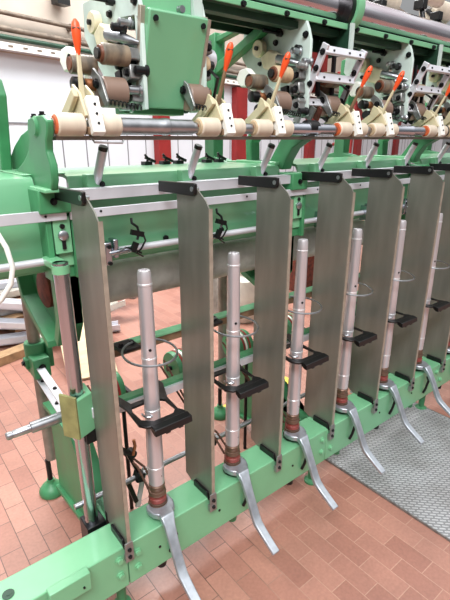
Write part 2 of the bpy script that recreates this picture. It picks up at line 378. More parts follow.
# ------------------------------------------------------------- machine body: green cover, table, tin roller
t = thing('machine_cover', 'long light green sheet-metal cover forming the table of the spinning machine', 'machine body', (3,1.6,2.4))
prof = [(2.0,3.31),(1.10,3.31),(1.03,3.295),(1.0,3.24),(.99,3.05),(.99,2.52),(1.03,2.46),(1.12,2.44)]
outer = prof; inner = [(1.12,2.47),(1.05,2.49),(1.02,2.54),(1.02,3.05),(1.03,3.22),(1.06,3.27),(1.13,3.28),(2.0,3.28)]
for x0, x1 in ((-4,-.12),(.18,2.83),(3.17,5.83),(6.17,14)):
    part(MB().prism(outer+inner,'x',x0,x1), 'cover_panel', GREEN2, t)
    part(MB().bb(x0,x1,.955,.99,2.50,2.54), 'lip', GREEN, t)
for X in (0.04,3.02,6.02):
    part(MB().bb(X-.22,X+.15,1.08,2.0,3.311,3.322), 'joint_strip', GREEN, t, bevel=.006)
for x in (.35,1.15,1.9,2.7,-.6):
    part(MB().cyl((x,.99,2.62),(x,.97,2.62),.03,n=12), 'cover_bolt', BOLT, t)
mbt = MB().lathe((.22,1.55,2.14),(14,1.55,2.14),[(0,.08),(.0,.27),(.06,.29),(14,.29)],40)
single(mbt, 'tin_roller', GREY, 'long dull grey drive drum under the green cover', 'roller', (.22,1.55,2.14))
# light aluminium bars in front of the cover
single(MB().bb(.14,14,.78,.80,3.10,3.2).bb(.14,14,.78,.9,3.185,3.2), 'guide_bar', ALU, 'upper white aluminium bar running behind the black hanger arms', 'bar', (.14,.79,3.15), bevel=.004)
t = thing('guide_bar', 'lower white aluminium bar in front of the green cover', 'bar', (0,.79,3.0))
part(MB().bb(-3,.05,.775,.80,2.955,3.045), 'bar_section', ALU, t, bevel=.004)
part(MB().bb(.08,14,.775,.80,2.95,3.03), 'bar_section', ALU, t, bevel=.004)
for x in (-.13,.36,1.2,2.1,3.3,4.2): part(MB().cyl((x,.775,3.0),(x,.768,3.0),.011,n=10), 'rivet', BOLT, t)
t = thing('lifting_shaft', 'long thin chrome shaft running horizontally below the white bars', 'shaft', (0,.88,2.6))
part(MB().cyl((-3,.88,2.605),(14,.88,2.55),.034), 'rod', ALU, t)
for X in (0.04,3.02,6.02): part(MB().bb(X-.08,X+.12,.84,.93,2.53,2.66), 'shaft_bracket', GREEN, t, bevel=.01)
# black wire snarls with chrome clamps on the shaft
GB = 'thread clamps along the shaft'
for i in range(6):
    x = .42+i*1.02
    where = ['right of the first separator plate','between second and third separator plates','between third and fourth separator plates','between fourth and fifth separator plates','between fifth and sixth separator plates','between sixth and seventh separator plates'][i]
    if i == 0:
        t0 = thing('thread_clamp', 'small chrome clamp with twisted black wires %s' % where, 'clamp', (x,.88,2.59), GB)
        part(MB().bb(x-.04,x+.03,.80,.92,2.48,2.70).bb(x+.05,x+.10,.80,.92,2.54,2.72).cyl((x+.0,.82,2.59),(x+.26,.82,2.60),.03), 'clamp_block', CHROME, t0, bevel=.01)
        screws(t0,'clamp_screw',BOLT,[((x,.80,2.50),(0,-1,0)),((x,.80,2.66),(0,-1,0))],None,False,.02,.015)
        mb = MB().tube([(x+.25,.8,2.9),(x+.24,.78,2.86),(x+.29,.77,2.82),(x+.30,.76,2.76),(x+.27,.75,2.70)],.014,6)
        mb.tube([(x+.33,.75,2.77),(x+.36,.75,2.68),(x+.31,.76,2.60),(x+.26,.76,2.57),(x+.34,.78,2.52)],.010,6)
        mb.tube([(x+.08,.78,2.60),(x+.15,.76,2.64),(x+.23,.76,2.61),(x+.32,.77,2.56)],.010,6)
        mb.box((x+.28,.76,2.76),(.13,.04,.05),ry=.3).box((x+.24,.76,2.63),(.05,.04,.10),ry=.5)
        part(mb, 'black_wire', BLACK, t0)
    else: dup(t0, (x,.88,2.59-.0033*i), 'small chrome clamp with twisted black wires %s' % where, GB)

# ring rails and the low rod
t = thing('ring_rail', 'upper green longitudinal rail with brown side that holds the wire rings', 'machine rail', (0,.72,1.7))
part(MB().bb(.16,9,.64,.76,1.69,1.71), 'rail_top', GREEN, t); part(MB().bb(.16,9,.66,.68,1.60,1.69), 'rail_side', BEIGED, t)
t = thing('ring_rail', 'lower green and white longitudinal rail that holds the black frames', 'machine rail', (0,.74,1.05))
part(MB().bb(-.12,9,.70,.80,1.05,1.08), 'rail_top', GREEN3, t); part(MB().bb(-.12,9,.66,.70,.97,1.05), 'rail_side', ALU, t)
t = thing('stretcher_rod', 'thin grey rod running low behind the bobbin tubes just above the rail', 'rod', (0,.66,.1))
part(MB().cyl((-.25,.66,.1),(9,.66,.1),.03), 'rod', STEEL, t)
GT='drive tape tensioners'
for i in range(6):
    x = .42+i
    w = ['behind the left-most bobbin tube','behind the second bobbin tube','behind the third bobbin tube','behind the fourth bobbin tube','behind the fifth bobbin tube','behind the sixth bobbin tube'][i]
    if i == 0:
        tt = thing('tape_tensioner', 'black tensioner lever and wire on the low rod '+w, 'tensioner', (x,.66,.1), GT)
        part(MB().box((x+.05,.64,.12),(.09,.12,.10),ry=.3), 'clamp', BOLT, tt, bevel=.01)
        mb = MB().box((x+.0,.66,.30),(.035,.03,.34),ry=-.35).box((x-.02,.7,-.10),(.05,.03,.34),ry=-.25)
        mb.tube([(x-.16,.66,.62),(x-.10,.66,.5),(x+.0,.66,.42)],[.02,.035,.025],8)
        mb.lathe((x+.0,.64,.42),(x+.0,.72,.42),[(0,.05),(.08,.05)],14)
        part(mb, 'lever', BLACK, tt)
        part(MB().tube([(x+.0,.64,.42),(x+.03,.64,.52),(x+.02,.64,.6)],.018,8), 'eye', COPPER, tt)
        part(MB().box((x+.12,.75,-.15),(.05,.03,.5),ry=.25), 'strap', ALU, tt)
    else: dup(tt, (x,.66,.1), 'black tensioner lever and wire on the low rod '+w, GT)
    tp = single(MB().box((x+.02,1.02,1.05),(.035,.012,1.0)).tube([(x-.12,.85,.55),(x+.0,.6,.32),(x+.16,.33,.09)],.012,6).tube([(x-.12,.85,.45),(x-.02,.62,.24),(x+.14,.36,.03)],.012,6) if False else
        MB().tube([(x-.25,1.3,1.0),(x-.12,.85,.50),(x+.02,.60,.28),(x+.03,.36,.10)],.013,6).tube([(x-.15,1.35,1.0),(x-.06,.85,.42),(x+.10,.60,.24),(x+.1,.33,.10)],.013,6),
        'drive_tape', TAPE, 'brown drive tape slanting down to the spindle '+w.replace('behind','under'), 'tape', (x,.66,.3), 'spindle drive tapes')

tpu = thing('tape_pulley', 'striped green and red tape pulley low behind the left-most bobbin tube', 'pulley', (.62,1.4,.95), 'tape pulleys')
part(MB().lathe((.50,1.4,.95),(1,1.4,.95),[(0,.10),(0,.2),(.02,.21),(.24,.21),(.26,.2),(.26,.1)],28), 'drum', GREEN3, tpu)
for xx, mm in ((.56,RED),(.60,WHITE),(.66,RED)): part(MB().lathe((xx,1.4,.95),(1,1.4,.95),[(0,.205),(.003,.214),(.032,.214),(.035,.205)],28), 'tape_band', mm, tpu)
part(MB().cyl((.44,1.4,.95),(.82,1.4,.95),.03).bb(.78,.82,.9,1.42,.93,.97).cyl((.8,1.4,.95),(.8,1.4,-FZ+.13),.025), 'pulley_axle', BOLT, tpu)
tpu.location = W(.52,1.4,.82)
for i in range(1,6): dup(tpu, (.52+i,1.4,.82), 'striped green and red tape pulley low behind the bobbin tube %s' % (ORD[i]+' from the left'), 'tape pulleys')
# left chrome guide rod, slider block, shaft, brackets
t = thing('guide_rod', 'thick vertical chrome guide rod standing at the left end of the machine', 'rod', (-.11,.6,-.35))
part(MB().cyl((-.115,.6,-.35),(-.115,.6,2.64),.066,n=28), 'rod', CHROME, t)
part(MB().lathe((-.115,.6,2.55),(-.115,.6,2.62),[(0,.075),(.07,.075)],20), 'clamp_collar', GREEN, t)
part(MB().bb(-.17,-.05,.6,.9,2.57,2.64), 'clamp_arm', GREEN, t, bevel=.01)
part(MB().bb(-.2,-.0,.5,.72,-.5,-.1).cyl((.02,.45,-.2),(.02,.45,.06),.04), 'rod_base', BOLT, t, bevel=.01)
t = thing('slider_block', 'green slider bracket on the left chrome guide rod with a white tab', 'bracket', (-.11,.6,1.2), None)
v = [(-.27,.62),(-.17,.45),(.0,.52),(.02,.74),(-.04,.74),(-.04,.56),(-.15,.50),(-.22,.62)]
part(MB().prism(v,'z',1.0,1.40), 'block', GREEN, t, bevel=.008)
part(MB().prism([(-.275,.60),(-.185,.44),(-.165,.455),(-.255,.62)],'z',1.0,1.44), 'face_plate', OLIVE, t, bevel=.004)
part(MB().bb(-.02,.16,.50,.53,1.13,1.24), 'tab', ALU, t, bevel=.006)
part(hexbolt(MB(), (.09,.5,1.18), (0,-1,0), .028, .03), 'tab_bolt', BOLT, t)
part(MB().cyl((-.05,.56,.92),(.15,.56,.92),.05,n=16).bb(-.1,.06,.5,.6,.88,1.0), 'roller_stud', BOLT, t)
t = thing('cross_shaft', 'stepped steel shaft end sticking out to the left below the slider bracket', 'shaft', (-.74,.72,1.13))
part(MB().lathe((-.735,.72,1.13),(.1,.72,1.13),[(0,.028),(.01,.036),(.05,.036),(.055,.030),(.065,.036),(.21,.038),(.215,.052),(.52,.052),(.53,.062),(.83,.062)],24), 'shaft', STEEL, t)
for k2, (dy, z0) in enumerate(((0,.99),(.0,.80))):
    t = thing('link_bar', '%s flat perforated link bar from the rear leg to the slider bracket' % ('upper','lower')[k2], 'bracket', (.02,1.4,z0))
    part(MB().prism([(-.14,.75),(-.05,.72),(.05,2.22),(-.04,2.24)],'z',z0-.008,z0+.012), 'bar', ALU, t, bevel=.003)
    screws(t,'bolt',BOLT,[((-.09+(y-.75)*.065,y,z0+.012),(0,0,1)) for y in (.9,1.5,2.1)],None,True,.018,.02)
t = thing('pipe_clamp', 'green cast clamp around the rear leg pipe at the left', 'clamp', (.04,2.37,1.15))
part(MB().lathe((.04,2.37,.86),(.04,2.37,2),[(0,.12),(.02,.13),(.36,.13),(.38,.12)],20), 'collar', GREEN3, t)
part(MB().box((.02,2.2,.98),(.20,.2,.26)).bb(-.12,.0,2.28,2.4,.93,1.06).bb(.13,.2,2.2,2.42,.92,1.24), 'lug', GREEN3, t, bevel=.015)
screws(t,'bolt',BOLT,[((-.12,2.34,1.0),(-1,0,0)),((.02,2.1,1.0),(0,-1,0))])
single(MB().tube([(-.85,.9,3.35),(-.66,.62,3.14),(-.60,.42,2.99),(-.57,.33,2.88),(-.555,.3,2.74),(-.585,.3,2.62),(-.66,.34,2.50),(-.78,.4,2.40),(-.9,.5,2.36)],.019,10),
    'hose', HOSE, 'white flexible hose curving at the left edge of the picture', 'hose', (-.55,.3,2.7))

# ------------------------------------------------------------- separator plates
GP = 'sheet-metal separator plates'
def plate_label(i): return 'tall grey sheet-metal separator plate, %s from the left' % ORD[i]
t = thing('separator_plate', plate_label(0), 'separator plate', (0,0,-.1), GP)
th = .012
outl = [(0,.02),(0,3.05),(.045,3.11),(.19,3.215),(.49,3.215),(.49,-.0),(.40,-.04),(.05,-.04)]
part(MB().prism(outl,'x',-th,0), 'sheet', SHEET, t)
part(MB().prism([(-.004,.02),(-.004,3.05),(.012,3.045),(.012,.02)],'x',-th,.026), 'folded_edge', EDGE, t, label='lighter folded front edge')
part(MB().prism([(.16,3.245),(.165,3.165),(.20,3.14),(.76,3.135),(.76,3.235),(.2,3.25)],'x',-.045,-th), 'hanger_arm', BLACK, t, bevel=.006)
part(MB().cyl((-.05,.20,3.20),(.02,.20,3.20),.022,n=12), 'hanger_bolt', STEEL, t)
part(MB().prism([(.02,-.06),(.06,.03),(.30,.03),(.30,-.045),(.08,-.045)],'x',-.04,-th), 'foot_bracket', BLACK, t, bevel=.006)
tab = part(MB().prism([(-.045,-.05),(-.04,.03),(.04,.03),(.045,-.05),(.045,-.20),(-.045,-.20)],'y',-.012,.002).bb(-.04,.04,.0,.039,-.20,-.12), 'foot_tab', MIDG, t, bevel=.004)
screws(t,'tab_bolt',BOLT,[((.0,-.012,-.055),(0,-1,0)),((.0,-.012,-.14),(0,-1,0))],tab,True,.015,.02)
for i in range(1,10): dup(t, (i,0,-.1), plate_label(i), GP)

# ------------------------------------------------------------- spindles, tubes, levers, rings, frames
def lab(i, s): return s % ('leftmost' if i == 0 else ORD[i]+' from the left')
X0, Y0 = .46, .227
ts = thing('spindle', lab(0,'brown and red spindle whorl seated on the green rail, %s'), 'spindle', (X0,Y0,-.045), 'spindle whorls')
part(MB().lathe((X0,Y0,-.045),(X0,Y0,1),[(0,.11),(.045,.11),(.05,.095),(.09,.095)],28), 'bolster', BLACK, ts)
part(MB().lathe((X0,Y0,.045),(X0,Y0,1),[(0,.06),(0,.098),(.03,.100),(.035,.085),(.045,.092),(.06,.092),(.065,.08)],28), 'flange', WHORL, ts)
part(MB().lathe((X0,Y0,.11),(X0,Y0,1),[(0,.08),(.01,.092),(.05,.092),(.055,.086),(.075,.086),(.08,.07)],28), 'red_ring', REDR, ts)
part(MB().lathe((X0,Y0,.19),(X0,Y0,1),[(0,.07),(.01,.09),(.03,.092),(.05,.088),(.055,.075),(.09,.078),(.10,.082),(.12,.082),(.13,.074),(.19,.074)],28), 'whorl', WHORL, ts)
tb = thing('bobbin_tube', lab(0,'tall slim aluminium bobbin tube with light bands, %s'), 'bobbin tube', (X0,Y0,.30), 'aluminium bobbin tubes')
part(MB().lathe((X0,Y0,.33),(X0,Y0,3),[(0,.078),(.2,.081),(2.12,.062),(2.2,.060),(2.225,.052),(2.228,.030),(2.2,.028)],28), 'tube_body', TUBE, tb)
for z in (.52,1.18,1.72,2.42):
    part(MB().lathe((X0,Y0,z),(X0,Y0,3),[(0,.0850-.0094*z),(.004,.0885-.0094*z),(.020,.0885-.0094*z),(.024,.0850-.0094*z)],28), 'band', TUBEB, tb)
part(MB().cyl((X0-.02,Y0-.058,1.83),(X0-.022,Y0-.068,1.83),.014,n=12), 'rivet', BOLT, tb)
part(MB().cyl((X0+.01,Y0-.068,.44),(X0+.01,Y0-.078,.44),.012,n=12), 'rivet', RUST, tb)
tl = thing('brake_lever', lab(0,'bent cast aluminium brake lever hooked round a spindle foot, %s'), 'lever', (X0,0,0), 'spindle brake levers')
outer_ = [(X0-.115,Y0+.02)]+[(X0+.125*math.cos(a), Y0+.125*math.sin(a)) for a in [math.radians(q) for q in range(190,361,15)]]+[(X0+.115,Y0+.05)]
inner_ = [(X0+.085,Y0+.05)]+[(X0+.095*math.cos(a), Y0+.095*math.sin(a)) for a in [math.radians(q) for q in range(355,184,-15)]]+[(X0-.085,Y0+.02)]
fork = [(X0-.13,Y0+.02),(X0-.15,Y0-.05),(X0-.13,Y0-.13),(X0-.08,Y0-.19),(X0+.02,Y0-.20),(X0+.1,Y0-.16),(X0+.135,Y0-.08),(X0+.13,Y0+.05)]
part(MB().prism(fork+inner_,'z',.02,.085), 'fork', CAST, tl, bevel=.012)
def sweep(mb, pts, w, h, ax=Vector((1,0,0))):
    rs = []
    for i, p in enumerate(pts):
        p = Vector(p); a = Vector(pts[max(0,i-1)]); b = Vector(pts[min(len(pts)-1,i+1)]); tdir = (b-a).normalized(); nn = tdir.cross(ax).normalized()
        ww = w[i] if isinstance(w,(list,tuple)) else w; hh = h[i] if isinstance(h,(list,tuple)) else h
        rs.append([p+ax*ww/2+nn*hh/2, p-ax*ww/2+nn*hh/2, p-ax*ww/2-nn*hh/2, p+ax*ww/2-nn*hh/2])
    vs = [q for r in rs for q in r]; fs = [(3,2,1,0), tuple(range(len(vs)-4,len(vs)))]
    for i in range(len(rs)-1):
        for k3 in range(4): fs.append((i*4+k3, i*4+(k3+1)%4, i*4+4+(k3+1)%4, i*4+4+k3))
    mb.poly(vs, fs); return mb
lv = [(X0+.0,Y0-.13,.06),(X0-.02,Y0-.21,.055),(X0-.035,Y0-.27,.0),(X0-.05,-.14,-.14),(X0-.055,-.24,-.33),(X0-.06,-.29,-.40),(X0-.06,-.37,-.455),(X0-.06,-.59,-.58)]
part(sweep(MB(), lv, [.17,.15,.115,.10,.10,.10,.095,.092], [.05,.07,.055,.05,.05,.055,.05,.04]), 'arm', CAST, tl, bevel=.010)
part(MB().tube([(X0+.02,.0,-.12),(X0+.06,-.01,-.2),(X0+.02,.0,-.34),(X0-.0,.02,-.42)],.02,8), 'return_spring', BOLT, tl)
tr = thing('balloon_ring', lab(0,'thin steel wire ring encircling the upper half of a bobbin tube, %s'), 'ring', (X0,.3,1.78), 'wire balloon rings')
pts = [(X0+.01+.245*math.cos(a), Y0+.0+.255*math.sin(a), 1.78+.02*math.sin(a)) for a in [math.radians(q) for q in range(100,440,10)]]
part(MB().tube([(X0-.06,.62,1.74)]+pts+[(X0+.06,.5,1.75)] if False else pts, .011, 8), 'wire', STEEL, tr)
part(MB().bb(X0-.16,X0+.05,.46,.66,1.715,1.75).bb(X0-.16,X0+.05,.6,.72,1.70,1.73), 'clamp', BLACK, tr, bevel=.008)
screws(tr,'clamp_bolt',BOLT,[((X0-.11,.56,1.75),(0,0,1)),((X0+.0,.56,1.75),(0,0,1))],None,True,.024,.03)
tf = thing('balloon_limiter', lab(0,'flat black octagonal frame around the middle of a bobbin tube, %s'), 'frame', (X0,.3,1.14), 'black ring frames')
ho = [(X0-.13,.40),(X0-.155,.33),(X0-.155,.16),(X0-.07,.08),(X0+.14,.08),(X0+.20,.14),(X0+.20,.33),(X0+.13,.41)]
ou = [(X0-.185,.66),(X0-.20,.58),(X0-.185,.40),(X0-.215,.10),(X0-.17,.03),(X0-.10,.0),(X0+.25,.0),(X0+.25,.07),(X0+.22,.12),(X0+.25,.36),(X0+.36,.62),(X0+.36,.70),(X0+.28,.70),(X0+.17,.47),(X0-.10,.47),(X0-.13,.66)]
part(MB().prism(ou,'z',1.135,1.16,holes=[ho]), 'frame_plate', BLACK, tf, bevel=.004)
part(MB().prism([(-.07,1.09),(-.06,1.155),(.02,1.165),(.02,1.12),(-.03,1.09)],'x',X0-.14,X0+.26).bb(X0-.02,X0+.03,-.05,-.02,1.06,1.1).bb(X0+.12,X0+.17,-.05,-.02,1.06,1.1), 'front_bar', BLACK, tf, bevel=.006)
part(MB().tube([(X0-.05+.05*math.cos(a)-.0, Y0-.0+.066*math.sin(a)-.0, 1.15) for a in [math.radians(q) for q in range(150,300,15)]],.010,6), 'thread_catcher', STEEL, tf)
for i in range(1,8):
    dup(ts,(X0+i,Y0,-.045),lab(i,'brown and red spindle whorl seated on the green rail, %s'),'spindle whorls')
    dup(tb,(X0+i,Y0,.30),lab(i,'tall slim aluminium bobbin tube with light bands, %s'),'aluminium bobbin tubes')
    dup(tl,(X0+i,0,0),lab(i,'bent cast aluminium brake lever hooked round a spindle foot, %s'),'spindle brake levers')
    dup(tr,(X0+i,.3,1.78),lab(i,'thin steel wire ring encircling the upper half of a bobbin tube, %s'),'wire balloon rings')
    dup(tf,(X0+i,.3,1.14),lab(i,'flat black octagonal frame around the middle of a bobbin tube, %s'),'black ring frames')

# ------------------------------------------------------------- leaning posts on the table
def post(i, first=None):
    b = Vector((.41+1.02*i,.95,3.20)); tp = Vector((.445+1.02*i,.80,3.535))
    l = 'short leaning grey tube with black cap on the green table, %s' % ('leftmost' if i == 0 else ORD[i]+' from the left')
    if first: return dup(first, (b.x,b.y,b.z), l, 'leaning table tubes')
    t = thing('guide_post', l, 'tube', tuple(b), 'leaning table tubes')
    part(MB().cyl(b, tp, .040, .040, 18), 'tube', ALU, t)
    d = (tp-b).normalized(); part(MB().lathe(tp-d*.02, tp+d, [(0,.042),(.03,.042),(.036,.036)],18), 'cap', BLACK, t)
    part(MB().bb(b.x-.1,b.x+.06,b.y-.05,b.y+.06,3.19,3.31), 'base', GREEN, t, bevel=.01)
    part(hexbolt(MB(),(b.x+.04,b.y-.05,3.22),(0,-1,0),.02,.03), 'base_bolt', BOLT, t)
    return t
p0 = post(0)
for i in range(1,9): post(i, p0)

# ------------------------------------------------------------- roller stands (castings above the table)
for si, X in enumerate((-.08, 2.92, 5.92, 8.92)):
    where = ['at the left end','behind separator plates three and four','behind separator plates five and six','at the far right'][si]
    t = thing('roller_stand', 'green casting rising from the table to the drafting rollers, %s' % where, 'machine stand', (X,.8,3.25), 'roller stands')
    if si == 0:
        fr = [(1.62,3.22),(.62,3.22),(.57,3.30),(.56,3.42),(.62,3.52),(.60,3.60),(.55,3.66),(.54,3.74),(.62,3.78),(.82,3.78),(.98,3.76),(1.02,3.68),(1.0,3.60),(1.06,3.52),(1.2,3.44),(1.42,3.36),(1.60,3.32)]
        part(MB().prism(fr,'x',X-.03,X+.03), 'front_web', GREEN3, t, bevel=.012)
        part(MB().bb(X-.08,X+.08,.62,1.66,3.2,3.235), 'foot_plate', GREEN, t, bevel=.01)
        part(MB().lathe((X-.05,.80,3.70),(X+.06,.80,3.70),[(0,.06),(.02,.08),(.10,.08),(.12,.06)],20), 'bearing', GREEN3, t)
        part(MB().lathe((X+.03,.64,3.70),(X+.14,.64,3.70),[(0,.075),(.06,.075),(.10,.05)],20), 'bearing_cover', MIDG, t)
        screws(t,'bearing_bolt',BOLT,[((X,.70,3.78),(0,0,1)),((X,.9,3.77),(0,0,1))],None,True,.02,.03)
        rw = [(1.15,3.28),(2.0,3.28),(1.98,3.44),(1.80,3.54),(1.54,3.64),(1.25,3.70),(1.0,3.70),(.96,3.60)]
        part(MB().prism(rw,'x',X+.06,X+.10), 'rear_web', GREEN3, t, bevel=.012)
        part(MB().prism([(1.84,3.22),(2.7,3.22),(2.6,3.8),(2.0,4.2),(1.72,4.12),(1.64,3.98)],'x',X-.08,X+.02), 'rear_post', GREEN3, t, bevel=.012)
    else:
        arch = [(1.66,3.25),(1.68,3.58),(1.58,3.74),(1.40,3.80),(.95,3.80),(.80,3.69),(.60,3.66),(.66,3.60),(.84,3.5),(.94,3.36),(.98,3.25)]
        hole = [(1.56,3.34),(1.57,3.56),(1.48,3.68),(1.34,3.72),(1.00,3.72),(1.02,3.62),(1.12,3.48),(1.22,3.34)]
        part(MB().prism(arch,'x',X-.06,X+.10,holes=[hole]), 'arch', GREEN3, t, bevel=.012)
        part(MB().bb(X-.12,X+.16,1.04,1.8,3.30,3.34), 'foot_plate', GREEN, t, bevel=.01)
        part(MB().lathe((X-.10,.62,3.72),(X+.1,.62,3.72),[(0,.07),(.02,.09),(.18,.09),(.2,.07)],20), 'bearing', BOLT, t)
    # rear upright that carries the overhead beam
    if si:
        up = [(2.12,3.10),(2.36,3.05),(2.36,1.92),(2.62,1.92),(2.62,3.05),(2.82,3.10),(2.82,3.25),(2.78,3.32),(2.62,3.36),(2.60,4.9),(2.36,4.95),(2.36,4.72),(2.40,3.36),(2.2,3.32),(2.12,3.25)]
        part(MB().prism(up,'x',X-.04,X+.14), 'upright', GREEN3, t, bevel=.012)
        part(MB().prism([(2.40,4.56),(2.42,4.42),(1.40,4.84),(1.45,4.93)],'x',X-.02,X+.1), 'brace', GREEN3, t, bevel=.012)
        part(MB().prism([(2.40,4.90),(2.4,4.82),(1.9,4.9),(1.9,4.95)],'x',X-.02,X+.1), 'brace', GREEN3, t, bevel=.012)

# ------------------------------------------------------------- overhead beam and chrome pipe
t = thing('overhead_beam', 'dark green channel beam overhead, above the drafting heads', 'beam', (3,1.3,4.8))
part(MB().bb(1.18,14,.88,.90,4.86,4.91).bb(1.18,14,.88,1.0,4.905,4.925), 'front_flange', GREEN, t, bevel=.006)
part(MB().bb(1.18,14,1.0,1.8,4.92,4.96).bb(1.18,14,1.76,1.8,4.84,4.95), 'channel', DKGREEN, t)
part(MB().bb(1.18,14,1.0,1.12,4.80,4.87).bb(1.18,14,1.3,1.34,4.80,4.92), 'inner_channel', DKGREEN, t)
for i in range(14): part(hexbolt(MB(),(2.1+i*.62,.88,4.88),(0,-1,0),.024,.035), 'flange_bolt', BOLT, t)
t = thing('suction_pipe', 'large polished chrome pipe running overhead along the machine', 'pipe', (3,1.1,5.08))
part(MB().cyl((1.2,1.08,5.12),(14,1.08,5.12),.165,n=36), 'pipe', PURPLE, t)
t = thing('pipe_flange', 'green and black round flange clamped on the overhead chrome pipe', 'flange', (3.85,1.08,5.12))
part(MB().lathe((3.75,1.08,5.12),(5,1.08,5.12),[(0,.18),(.0,.27),(.08,.27),(.08,.18)],32), 'rubber_ring', BLACK, t)
part(MB().lathe((3.83,1.08,5.12),(5,1.08,5.12),[(0,.18),(0,.31),(.05,.32),(.12,.31),(.12,.18)],32), 'flange_ring', GREEN, t)
part(MB().bb(3.83,3.95,.98,1.3,4.80,5.0), 'flange_foot', GREEN, t, bevel=.01)
GC='feed rollers on the overhead pipe'
for i, (x, y, z) in enumerate(((5.35,1.5,5.52),(6.9,1.5,5.6),(6.15,1.2,5.62))):
    t = thing('feed_roller', ['cream roller lying above the chrome pipe, just right of the flange','cream roller above the chrome pipe at the top right corner','small cream roller half cut by the top edge of the picture'][i], 'roller', (x,y,z), GC)
    rr = (.17,.17,.10)[i]
    part(MB().lathe((x-.28,y,z),(x+1,y,z),[(0,rr*.6),(0,rr*.9),(.02,rr),(.5,rr),(.52,rr*.9)],28), 'sleeve', IVORY, t)
    part(MB().cyl((x-.34,y,z),(x+.3,y,z),rr*.35), 'core', STEEL, t)
    part(MB().cyl((x-.32,y,z-.02),(x-.32,1.08,5.2),.035).box((x-.36,(y+1.1)/2,z-.15),(.12,.16,.12)), 'arm', BOLT, t, bevel=.01)

# ------------------------------------------------------------- drafting zone
RY, RZ = .60, 3.71
t = thing('fluted_roller', 'long silver bottom roller running across the whole machine', 'roller', (0,RY,RZ))
segs = MB().cyl((-.08,RY,RZ-.004),(14,RY,RZ-.004),.05,n=24)
part(segs, 'roller_bar', STEEL, t)
for k4 in range(5):
    x = .50+2.03*k4
    part(MB().lathe((x,RY,RZ),(x+1,RY,RZ),[(0,.056),(.0,.068),(.42,.068),(.43,.074),(.48,.074),(.49,.066),(.74,.066)],28), 'roller_sleeve', CHROME if k4 else STEEL, t)
single(MB().bb(-.02,14,.63,.72,3.60,3.635), 'roller_beam', PIPEG, 'thin grey flat bar directly under the front rollers', 'bar', (0,.67,3.62))
L1, L2 = .26, 1.60      # lever stations inside one drafting unit
def cots(b, x, end, name, label):
    t = thing('top_roller', label, 'roller', (x,RY-.02,RZ), 'front top rollers')
    a0, a1, c0, c1 = x-.29, x-.07, x+.06, x+.24
    for q0, q1 in ((a0,a1),(c0,c1)):
        cb = part(MB().lathe((q0,RY-.02,RZ+.005),(q1,RY-.02,RZ+.005),[(0,.06),(0,.074),(.012,.086),(q1-q0-.012,.086),(q1-q0,.074),(q1-q0,.06)],30), 'cot', IVORY, t)
        part(MB().lathe((q0-.012,RY-.02,RZ+.005),(q1,RY-.02,RZ+.005),[(0,.03),(0,.062),(.012,.074)],24), 'cot_end', ORANGED if (end and q0 == a0) else IVORYD, t, sub=cb)
        part(MB().lathe((q0-.022,RY-.02,RZ+.005),(q1,RY-.02,RZ+.005),[(0,.03),(.02,.03)],14), 'hub', BROWN, t, sub=cb)
    part(MB().cyl((a0+.01,RY-.02,RZ+.005),(c1-.01,RY-.02,RZ+.005),.03), 'arbor', STEEL, t)
    return t
def spring(p0, p1, r, turns, wr):
    p0 = Vector(p0); p1 = Vector(p1); ax = (p1-p0); L = ax.length; ax.normalize(); u = ax.orthogonal().normalized(); w = ax.cross(u)
    return MB().tube([p0+ax*L*k/(turns*10)+u*r*math.cos(2*math.pi*k/10)+w*r*math.sin(2*math.pi*k/10) for k in range(turns*10+1)], wr, 5)
def lever(x, tilt, shade, label, xtilt=0):
    t = thing('pressure_arm', label, 'lever', (x,RY+.04,3.8), 'weighting levers')
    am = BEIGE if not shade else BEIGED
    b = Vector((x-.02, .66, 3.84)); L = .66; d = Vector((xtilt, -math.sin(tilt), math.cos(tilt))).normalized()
    m1 = b+d*.40; tp = b+d*L
    mb = MB(); sweep(mb, [b, b+d*.2, m1+d*.03], [.045,.036,.03], [.03,.028,.024]); part(mb, 'arm', am, t, bevel=.006)
    mb = MB().tube([m1-d*.02, m1+d*.02, m1+d*.08, m1+d*.15, m1+d*.20, m1+d*.225], [.015,.022,.032,.036,.028,.012], 14)
    h = part(mb, 'handle', ORANGE, t)
    part(MB().cyl(m1+d*.16+Vector((-.035,-.015,0)), m1+d*.16+Vector((.015,-.03,0)), .010, n=10), 'pin', BROWN, t, sub=h)
    ck = [(.80,3.78),(.60,3.74),(.50,3.78),(.60,3.95),(.72,4.02),(.76,3.94)]
    part(MB().prism(ck,'x',x-.075,x-.05).prism(ck,'x',x+.03,x+.055).prism([(.95,3.78),(.62,3.98),(.58,3.92),(.85,3.72)],'x',x-.12,x-.08), 'cheek', am if not shade else BEIGE, t, bevel=.006)
    fp = part(MB().prism([(.44,3.66),(.50,3.63),(.60,3.90),(.53,3.93)],'x',x-.045,x+.06), 'face_plate', WHITE, t, bevel=.008)
    screws(t,'screw_hole',BOLT,[((x+.01,.505+dz*.32,3.79+dz),(0,-1,.3)) for dz in (-.07,0,.07)],fp,False,.010,.03)
    part(MB().bb(x-.06,x+.05,.50,.62,3.64,3.70), 'saddle', BEIGED, t, bevel=.008)
    return t
